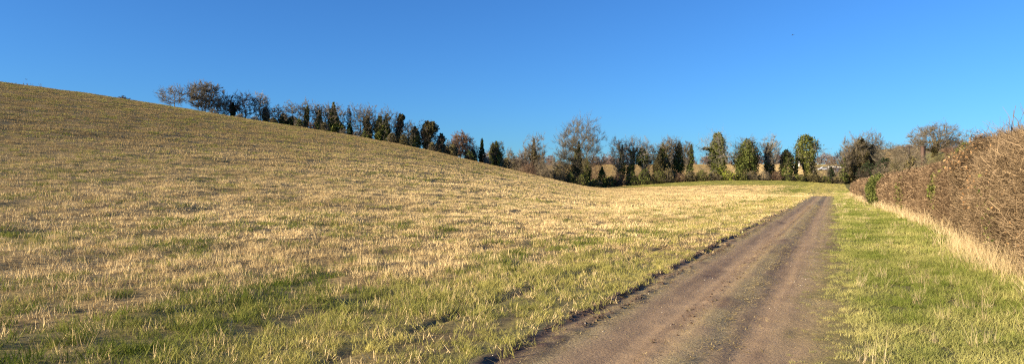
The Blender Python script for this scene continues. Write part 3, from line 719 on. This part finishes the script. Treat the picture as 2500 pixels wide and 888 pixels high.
for i, (px, up, hw, bk, lf, lab) in enumerate([
    (522, 12, 14, 'grey', None, 'low grey scrub at the right foot of the biggest tree on the brow'),
    (585, 12, 13, 'tan', None, 'low scrub between the forked ivy tree and the straight stemmed tree'),
    (622, 13, 13, 'grey', None, 'low scrub left of the ivy stump on the brow'),
    (668, 14, 12, 'tan', 'brown', 'brown leafy scrub just right of the ivy stump'),
    (730, 20, 13, 'tan', 'dark', 'dark scrub between the twin bare trees on the brow'),
    (760, 18, 12, 'red', None, 'reddish scrub left of the small cone of ivy'),
    (790, 22, 14, 'tan', 'brown', 'brown scrub at the left foot of the big leaning ivy tree'),
    (838, 16, 12, 'grey', None, 'grey scrub between the big leaning ivy tree and the black conifer'),
    (872, 16, 13, 'tan', None, 'pale scrub under the fan shaped bare tree'),
    (890, 18, 12, 'dark', 'dark', 'dark bush at the right foot of the fan shaped bare tree'),
    (957, 26, 14, 'tan', 'brown', 'brown scrub at the left foot of the hooked ivy column'),
    (985, 26, 14, 'olive', 'brown', 'olive scrub at the right foot of the hooked ivy column'),
    (1055, 22, 14, 'tan', 'brown', 'low brown scrub under the drooping branches'),
    (1088, 20, 14, 'red', 'brown', 'russet scrub left of the russet tree'),
    (1105, 30, 15, 'olive', 'brown', 'taller scrub touching the left side of the russet tree'),
    (1145, 24, 13, 'dark', 'dark', 'dark scrub under the right side of the russet tree'),
    (1190, 20, 11, 'tan', None, 'thin scrub between the narrow spire and the ivy pair'),
    (1235, 26, 14, 'tan', 'brown', 'brown scrub at the right foot of the ivy pair')]):
    base = float(np.interp(px, [400, 600, 800, 1000, 1200, 1350], [258, 291, 322, 357, 404, 438]))
    shrub(px, base - up, hw, lab, RY(px, 1.05), bk, lf, nl=700, group='scrub along the brow of the hill', seed=3000 + i)
shrub(301, 234, 15, 'lone bare bush just showing over the brow of the hill', RY(301, 1.04), 'dark', None, group='plants on the brow')

# far wood beyond the far field
def far_wood():
    parts = []; r = np.random.default_rng(5)
    for i in range(150):
        px = 1180 + 1300 * r.random(); Y = 415 + 90 * r.random()
        x, y = at_px(px, Y); z = float(macro(np.array([x]), np.array([y]))[0])
        H = 4 + 6 * r.random() ** 1.5; tk, cr, Ps = bare(H, H * .45, 'bush' if r.random() < .5 else 'round', 900 + i, .5, .07, .2)
        v, q = cr; parts.append((v + np.array([x, y, z]), q))
    V, Q = join(parts)
    link('far_wood', new_mesh('far_wood', V, Q), bark('bark_far', (.21, .15, .125)), kind='stuff', label='far wood of bare trees along the skyline')
far_wood()

# ------------------------------------------------------------------ hedges
M_TWIG = {}
def twig_mat(name, c0, c1):
    return leaf_mat(name, c0, c1, 0)
MT_NEAR = twig_mat('hedge_twig', (.055, .038, .024), (.64, .46, .275))
MT_TRIM = twig_mat('trimmed_twig', (.075, .048, .030), (.58, .405, .24))
M_CORE = bark('hedge_inner_shade', (.040, .028, .020))
def hedge_top(s): return np.interp(s, [0, 14, 17, 20, 22.3, 23.6, 28, 33, 45, 60, 90, 122], [2.95, 2.95, 2.78, 2.74, 2.72, 2.50, 2.52, 2.45, 2.40, 2.33, 2.2, 2.0]) + .24 * (fbm(s * 1.1, s * 0, 80, 3) - .5) + .42 * (vnoise(s * 1.7, s * 0, 81) - .5) * (s < 23)
def hedge(s0, s1, bands, m, label, leafy, rough, thick=1.7, nm='hedge', seed=1):
    sm = (s0 + s1) / 2; ox, oy = xy(sm, -3.9); oz = float(height(np.array([ox]), np.array([oy]))[0])
    e = empty(nm, (ox, oy, oz), label, 'hedge', 'hedge along the right side of the track')
    O = np.array([ox, oy, oz]); r = np.random.default_rng(seed)
    def surf(s, v, d):
        """v runs up the front face (0-1), across the top (1-1.6) ; d is the depth beneath the skin"""
        top = hedge_top(s); lump = .62 * (fbm(s * 1.1, v * 2.6, 82 + seed, 4) - .5) * (1.5 if rough else .75)
        rnd = np.clip(v, 0, 1)
        bulge = .22 * np.sin(np.pi * rnd) - .30 * ss(.75, 1.0, rnd)
        uf = hedge_u(s) + bulge + lump - d
        across = np.clip(v - 1, 0, 1) / .6 * (thick - .3)
        u = np.where(v <= 1, uf, hedge_u(s) - .30 + lump * .3 - across)
        z = np.where(v <= 1, rnd * (top - .05), top + .06 * np.sin(across * 2.5) - d)
        x, y = xy(s, u)
        return x, y, z + macro(x, y)
    tw_parts, tints, lv = [], [], []
    for (a, b, dens, L, R, ow) in bands:
        n = int((b - a) * 3.9 * dens); s = a + (b - a) * r.random(n); v = 1.6 * r.random(n) ** .95
        hol = fbm(s * 1.3 + 3, v * 3.4, 86 + seed, 3); kk = r.random(n) < .30 + .70 * ss(.33, .47, hol); s, v = s[kk], v[kk]; n = len(s)
        d = .40 * r.random(n) ** 1.2 + (0 if not rough else .15 * r.random(n))
        x, y, z = surf(s, v, d); P = np.stack([x, y, z], -1)
        outw = np.where(v[:, None] < 1, np.array([-TY, TX, .25]), np.array([-.2, 0, 1.]))
        along = np.array([TX, TY, 0]) * np.where(r.random(n) < .5, -1, 1)[:, None]
        wgt = r.random((n, 1))
        D = nrm((outw + np.array([0, 0, .35]) * ow) * (ow * .6 + (.25 + .55 * ow) * wgt) + along * (1.1 - .7 * ow) * (1 - wgt * .6) + r.normal(size=(n, 3)) * (.55 if rough else .6) * np.array([1, 1, .8]) + np.array([0, 0, .12]))
        LL = L * (.4 + .9 * r.random(n)) * (1 - .35 * wgt[:, 0])
        PL = polyl(P - D * LL[:, None] * (.5 if rough else .7), D, LL, 2 if not rough else 4, .16, .02, r)
        k = PL.shape[1]; Rr = R * (.5 + 1.0 * r.random((n, 1)) ** 2) * np.linspace(1, .45, k)[None]
        V, Q = tubes(PL, Rr, 3); tw_parts.append((V, Q))
        t = np.clip(1.0 * r.random(n) ** 2.4 + .45 * (fbm(s * .7, v * 2, 84, 3) - .5), 0, 1); tints.append(np.repeat(t, k * 3))
    V, Q = join(tw_parts)
    link('twigs', new_mesh('twigs', V - O, Q, attrs={'tint': cc(tints)}), m, e)
    # closed core, its near-black colour standing in for shade between the twigs
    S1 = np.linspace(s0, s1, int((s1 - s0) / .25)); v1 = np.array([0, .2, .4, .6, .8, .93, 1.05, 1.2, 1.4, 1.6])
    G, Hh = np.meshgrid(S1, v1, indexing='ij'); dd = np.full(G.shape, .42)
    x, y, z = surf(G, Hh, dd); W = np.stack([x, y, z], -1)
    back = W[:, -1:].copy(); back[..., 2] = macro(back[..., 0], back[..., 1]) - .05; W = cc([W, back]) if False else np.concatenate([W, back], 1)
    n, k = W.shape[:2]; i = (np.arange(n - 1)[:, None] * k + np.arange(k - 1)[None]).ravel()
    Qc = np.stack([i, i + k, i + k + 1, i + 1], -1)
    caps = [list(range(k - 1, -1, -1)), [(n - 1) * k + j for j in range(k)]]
    me = bpy.data.meshes.new('shade_core'); me.from_pydata((W.reshape(-1, 3) - O).tolist(), [], Qc.tolist() + caps); me.update()
    link('shade_core', me, M_CORE, e)
    for (sc, vc, rs, rv, n, col, sz) in leafy:            # patches of leaves caught in the twigs
        s = sc + rs * r.normal(size=n) * .5; v = np.clip(vc + rv * r.normal(size=n) * .5, .02, 1.5); d = .3 * r.random(n) - .14
        x, y, z = surf(s, v, d); P = np.stack([x, y, z], -1) - O
        Vl, Ql = leaves(P, sz, r); tt = np.repeat(r.random(n), 4)
        link('leaves', new_mesh('leaves', Vl, Ql, attrs={'tint': tt}), ML[col], e)
    return e, O, surf
h1, O1, surf1 = hedge(9, 23.2, [(9, 23.2, 600, .58, .0046, .2), (9, 23.2, 900, .42, .0044, .6), (9, 23.2, 1500, .26, .0038, 1.0)], MT_NEAR, 'tall rough hedge of tangled bare twigs nearest the camera',
      [(22.0, .98, .9, .14, 150, 'bronze', .028), (19.5, .55, .8, .25, 130, 'bronze', .03), (21.6, .8, .6, .1, 90, 'bronze', .035), (15, .3, 3, .4, 60, 'bronze', .025), (17.2, .35, .8, .3, 160, 'mid', .035)], True, seed=2)
# long shoots standing out of the top of the rough hedge
r = np.random.default_rng(77); n = 1000
s = 9 + 14 * r.random(n); x, y, z = surf1(s, 1.0 + .5 * r.random(n), 0 * s)
D = nrm(np.stack([.5 * r.normal(size=n), .5 * r.normal(size=n), .55 + .5 * r.random(n)], -1))
Lh = .12 + .50 * r.random(n) ** 2.5
PL = polyl(np.stack([x, y, z - .1], -1), D, Lh + .1, 3, .15, .05, r)
V, Q = tubes(PL, .005 * np.linspace(1, .5, 4)[None] * np.ones((n, 1)), 3)
PB = []
for px, top, yb in ((2462, 278, 310), (2468, 255, 310), (2486, 272, 292)):
    Y = 14.2; a = (px - CX) / F
    p0 = np.array([a * Y, Y, top_z(yb + 20, Y)]); p1 = np.array([a * Y + (.12 if px == 2468 else -.1 if px == 2486 else 0), Y, top_z(top, Y)])
    t = np.linspace(0, 1, 4)[:, None]; PB.append(p0 + (p1 - p0) * t + .02 * r.normal(size=(4, 3)))
link('top_twigs', new_mesh('top_twigs', V - O1, Q, attrs={'tint': np.full(len(V), .35)}), MT_NEAR, h1)
for p in PB:
    V2, Q2 = tubes(p[None], .008 * np.linspace(1, .5, 4)[None], 4)
    link('shoot', new_mesh('shoot', V2 - O1, Q2, attrs={'tint': np.full(len(V2), .2)}), MT_NEAR, h1)
h2, O2, surf2 = hedge(23.0, 74, [(23, 36, 1100, .28, .0065, .8), (23, 36, 200, .5, .007, .1), (36, 52, 620, .36, .011, .7), (52, 74, 330, .45, .018, .7)], MT_TRIM, 'long trimmed brown hedge running on beyond the rough part',
      [(30.2, .62, .9, .26, 420, 'mid', .05), (30.5, .80, .5, .1, 60, 'lime', .045), (43, .5, 1.5, .5, 260, 'mid', .05)], False, seed=3)
h3, O3, surf3 = hedge(76, 121, [(76, 121, 200, .6, .026, .6)], MT_TRIM, 'farthest low rounded end of the trimmed hedge', [], False, seed=4, thick=2.6)
# evergreen bush bulging out of the hedge
def bulge_bush():
    s0 = 60.0; x0, y0 = xy(s0, float(hedge_u(np.array([s0]))[0]) + .05); z0 = float(macro(np.array([x0]), np.array([y0]))[0])
    e = empty('holly_bush', (x0, y0, z0), 'dark green bush bulging out of the trimmed hedge', 'bush')
    r = np.random.default_rng(9); n = 9000
    th = np.arccos(2 * r.random(n) - 1); ph = 2 * np.pi * r.random(n)
    q = (.62 + .38 * r.random(n)) * (.75 + .5 * fbm(ph * 1.5, th * 2, 90))
    P = np.stack([np.sin(th) * np.cos(ph) * 1.7 * q, np.sin(th) * np.sin(ph) * .95 * q, 1.15 + np.cos(th) * 1.25 * q], -1)
    c, s_ = TX, TY; P = np.stack([P[:, 0] * c - P[:, 1] * s_, P[:, 0] * s_ + P[:, 1] * c, P[:, 2]], -1)
    V, Q = leaves(P, .06, r); link('leaves', new_mesh('leaves', V, Q, attrs={'tint': np.repeat(r.random(n), 4)}), ML['dark'], e)
    tk, cr, Ps = bare(2.2, 1.3, 'bush', 99, .6, .012, .04)
    link('twigs', new_mesh('twigs', *cr), MB['dark'], e)
bulge_bush()

# ------------------------------------------------------------------ buildings and small far things
def plain(name, c, rough=.6):
    m, nt, b = mat(name); b.inputs['Roughness'].default_value = rough
    v = coord(nt); nt.links.new(ramp(nt, noise(nt, v, 2, 3), [(.3, tuple(k * .85 for k in c)), (.7, c)]), b.inputs['Base Color']); return m
MW, MR, MG, MBR, MWOOD = plain('white_render', (.80, .79, .75)), plain('shed_roof', (.30, .29, .28)), plain('window_dark', (.03, .04, .05), .15), plain('brick', (.12, .075, .055)), plain('post_wood', (.07, .055, .045))
def box(x0, x1, y0, y1, z0, z1):
    V = np.array([[x, y, z] for z in (z0, z1) for y in (y0, y1) for x in (x0, x1)], float)
    return V, np.array([[0, 2, 3, 1], [4, 5, 7, 6], [0, 1, 5, 4], [2, 6, 7, 3], [0, 4, 6, 2], [1, 3, 7, 5]])
def building(px0, px1, top, bot, Y, label, nwin, gable=False):
    x0, x1 = at_px(px0, Y)[0], at_px(px1, Y)[0]; zb, zt = top_z(bot, Y), top_z(top, Y)
    xm, w = (x0 + x1) / 2, (x1 - x0) / 2; g = float(macro(np.array([xm]), np.array([Y]))[0])
    e = empty('outbuilding', (xm, Y, g), label, 'building', 'white outbuildings beyond the trees')
    zt -= g; zb = -.3
    link('wall', new_mesh('wall', *box(-w, w, 0, 4, zb, zt)), MW, e)
    if gable:
        V = [[-w - .2, -.3, zt], [w + .2, -.3, zt], [w + .2, 4.3, zt], [-w - .2, 4.3, zt], [-w - .2, 2, zt + 1.1], [w + .2, 2, zt + 1.1]]
        link('roof', new_mesh('roof', V, quads=[[0, 1, 5, 4], [2, 3, 4, 5], [3, 2, 1, 0]], tris=[[0, 4, 3], [1, 2, 5]]), MR, e)
    else: link('roof', new_mesh('roof', *box(-w - .15, w + .15, -.2, 4.2, zt + .003, zt + .18)), MR, e)
    H = zt
    for i in range(nwin):
        c = -w + 2 * w * (i + .6) / nwin
        link('window', new_mesh('window', *box(c - .4, c + .4, -.05, -.003, H * .35, H * .75)), MG, e)
    link('door', new_mesh('door', *box(-w + .25, -w + .95, -.06, -.004, -.2, H * .8)), MBR, e)
building(2030, 2044, 405, 414, 300, 'bright white flat roofed shed beside the great clump', 1)
building(2046, 2066, 406, 414, 305, 'longer white shed with dark windows beside the great clump', 4)
building(1939, 1946, 404, 411, 330, 'small white hut between the small conifer and the mushroom shaped tree', 1)
building(1951, 1962, 398, 404, 345, 'pale gabled house high behind the mushroom shaped tree', 2, True)
# parked car between trees
def car(px, bot, Y):
    x = at_px(px, Y)[0]; z = float(macro(np.array([x]), np.array([Y]))[0]); z = max(z, top_z(bot, Y))
    e = empty('parked_car', (x, Y, z), 'pale silver car parked left of the white sheds', 'car')
    prof = [(-2.1, .35), (-2.1, .8), (-1.3, .95), (-.7, 1.45), (.8, 1.45), (1.5, 1.0), (2.1, .9), (2.15, .35)]
    n = len(prof); V = [[p[0], yy, p[1]] for yy in (-.85, .85) for p in prof]
    F_ = [list(range(n)), list(range(2 * n - 1, n - 1, -1))] + [[i, n + i, n + (i + 1) % n, (i + 1) % n] for i in range(n)]
    me = bpy.data.meshes.new('body'); me.from_pydata(V, [], F_); link('body', me, plain('car_paint', (.55, .57, .6), .3), e)
    link('window', new_mesh('window', [[-1.1, -.86, .98], [1.25, -.86, .98], [.75, -.86, 1.38], [-.65, -.86, 1.38]], [[0, 1, 2, 3]]), MG, e)
    th = np.linspace(0, 2 * np.pi, 13)[:-1]
    for wx in (-1.3, 1.3):
        for wy in (-.8, .65):
            Vw = [[wx + .33 * math.cos(a), wy + dy, .33 + .33 * math.sin(a)] for dy in (-.1, .12) for a in th]
            me = bpy.data.meshes.new('wheel'); me.from_pydata(Vw, [], [list(range(12)), list(range(23, 11, -1))] + [[i, 12 + i, 12 + (i + 1) % 12, (i + 1) % 12] for i in range(12)]); link('wheel', me, MWOOD, e)
car(2011, 416, 290)
# brick chimney stack and wooden pole behind the trimmed hedge
Y = 140.; x = at_px(2253.5, Y)[0]; zb = float(macro(np.array([x]), np.array([Y]))[0])
ch = empty('brick_pillar', (x, Y, zb), 'short brown brick pillar left of the oak', 'pillar')
zt = top_z(357, Y) - zb
link('shaft', new_mesh('shaft', *box(-.32, .32, -.3, .3, -.2, zt - .15)), MBR, ch); link('cap', new_mesh('cap', *box(-.40, .40, -.38, .38, zt - .148, zt)), MBR, ch)
Y = 120.; x = at_px(2219.5, Y)[0]; zb = float(macro(np.array([x]), np.array([Y]))[0]); zt = top_z(356, Y) - zb
po = empty('wooden_pole', (x, Y, zb), 'thin dark wooden pole behind the trimmed hedge, left of the brick pillar', 'pole')
link('post', new_mesh('post', *tubes(np.array([[[0, 0, -.2], [0, 0, zt * .5], [0, 0, zt]]]), np.array([[.10, .09, .08]]), 8)), MWOOD, po)
link('crossarm', new_mesh('crossarm', *box(-.5, .5, -.05, .05, zt - .28, zt - .16)), MWOOD, po)
# weed stalks on the brow at the far left
for i, (px, top, lab) in enumerate([(39, 200, 'short dry weed stalk, leftmost on the brow'), (58, 199, 'forked weed stalk left of the low tuft on the brow'), (67, 202, 'low dark tuft of weeds on the brow'),
                           (78, 202, 'thin weed stalk right of the low tuft on the brow'), (98, 203, 'tallest thin weed stalk on the brow, farthest from the left edge')]):
    Y = ridgeY(px) + 1; x = at_px(px, Y)[0]; zb = float(macro(np.array([x]), np.array([Y]))[0]); H = max(top_z(top, Y) - zb, .5)
    r = np.random.default_rng(500 + i); nst = 9 if i == 2 else 3
    D = nrm(np.stack([.3 * r.normal(size=nst), .3 * r.normal(size=nst), np.ones(nst)], -1))
    PL = polyl(np.zeros((nst, 3)), D, H * (.5 + .5 * r.random(nst)), 3, .1, .1, r)
    o = link('weed_stalk', new_mesh('weed', *tubes(PL, np.full((nst, 4), .018), 3)), MB['dark'], label=lab, category='weed', group='weeds on the brow of the hill')
    o.location = (x, Y, zb)
# birds
def bird(px, py, Y, span, yaw, label):
    x = at_px(px, Y)[0]; z = top_z(py, Y)
    e = empty('bird', (x, Y, z), label, 'bird', 'birds in the sky'); e.rotation_euler = (0, .15, yaw)
    t = np.linspace(-1, 1, 9); P = np.stack([0 * t, t * .5 * span * .8, 0 * t], -1)[None]
    R = (np.sqrt(np.maximum(1 - t ** 2, .01)) * .085 * span)[None]
    v1 = tubes(P, R, 8)
    wings = []
    for sd in (-1, 1):
        Pw = np.array([[sd * .02, .02, .02], [sd * .25, .10, .12], [sd * .55, -.02, .08], [sd * .02, -.14, .02], [sd * .27, -.08, .12]]) * span
        top = Pw + np.array([0, 0, .012 * span]); Vw = cc([Pw, top])
        q = [[0, 1, 4, 3], [5, 8, 9, 6], [1, 2, 2 + 5, 1 + 5], [0, 1, 6, 5], [3, 4, 9, 8]]
        wings.append((Vw, np.array(q)))
        wings.append((np.array([Pw[1], Pw[2], Pw[4], Pw[4]]) + [0, 0, .001], np.array([[0, 1, 2, 3]])))
    tail = (np.array([[-.03, -.38, 0], [.03, -.38, 0], [.08, -.6, 0], [-.08, -.6, 0], [-.03, -.38, .015], [.03, -.38, .015], [.08, -.6, .015], [-.08, -.6, .015]]) * span, np.array([[0, 1, 2, 3], [7, 6, 5, 4], [0, 4, 5, 1], [2, 6, 7, 3], [0, 3, 7, 4], [1, 5, 6, 2]]))
    link('body', new_mesh('body', *join([v1] + wings + [tail])), plain('feather', (.03, .03, .035)), e)
bird(1935, 86, 130, .55, .8, 'tiny dark bird high in the blue over the hedge row')
bird(64, 194, 150, .6, 1.2, 'tiny dark bird just above the brow at the far left')

# ------------------------------------------------------------------ light, sky, camera
SUN_EL, SUN_AZ = math.radians(15.5), math.radians(112)       # azimuth counted to the left of the view
sc = bpy.context.scene
w = bpy.data.worlds.new('World'); sc.world = w; w.use_nodes = True; nt = w.node_tree
sky = nt.nodes.new('ShaderNodeTexSky'); sky.sky_type = 'NISHITA'; sky.sun_disc = False
sky.sun_elevation = SUN_EL; sky.sun_rotation = -SUN_AZ
sky.air_density = 1.0; sky.dust_density = .2; sky.ozone_density = 2.2; sky.altitude = 50
tn = mix(nt, 1.0, sky.outputs[0], (.31, .70, 1.27), 'MULTIPLY')
nt.links.new(tn, nt.nodes['Background'].inputs[0])
nt.nodes['Background'].inputs[1].default_value = .061
ld = bpy.data.lights.new('sun', 'SUN'); ld.energy = 5.0; ld.angle = math.radians(.5); ld.color = (1, .84, .60)
lo = bpy.data.objects.new('sun', ld); C.objects.link(lo)
dx, dy, dz = -math.sin(SUN_AZ) * math.cos(SUN_EL), math.cos(SUN_AZ) * math.cos(SUN_EL), math.sin(SUN_EL)
from mathutils import Vector
lo.rotation_euler = Vector((dx, dy, dz)).to_track_quat('Z', 'Y').to_euler(); lo.location = (-30, -20, 40)
cd = bpy.data.cameras.new('camera'); co = bpy.data.objects.new('camera', cd); C.objects.link(co)
cd.sensor_width = 36; cd.lens = 36 * F / 2500; cd.clip_end = 8000; cd.shift_y = (HOR - 444) / 2500
g0 = 0.0
co.location = (0, 0, EYE); co.rotation_euler = (math.radians(90), 0, 0); sc.camera = co
sc.view_settings.view_transform = 'Standard'; sc.view_settings.look = 'None'; sc.view_settings.exposure = 1.24; sc.view_settings.gamma = 1
sc.cycles.use_denoising = False; sc.cycles.max_bounces = 5; sc.cycles.diffuse_bounces = 3; sc.cycles.transmission_bounces = 3
sc.cycles.filter_width = 1.2
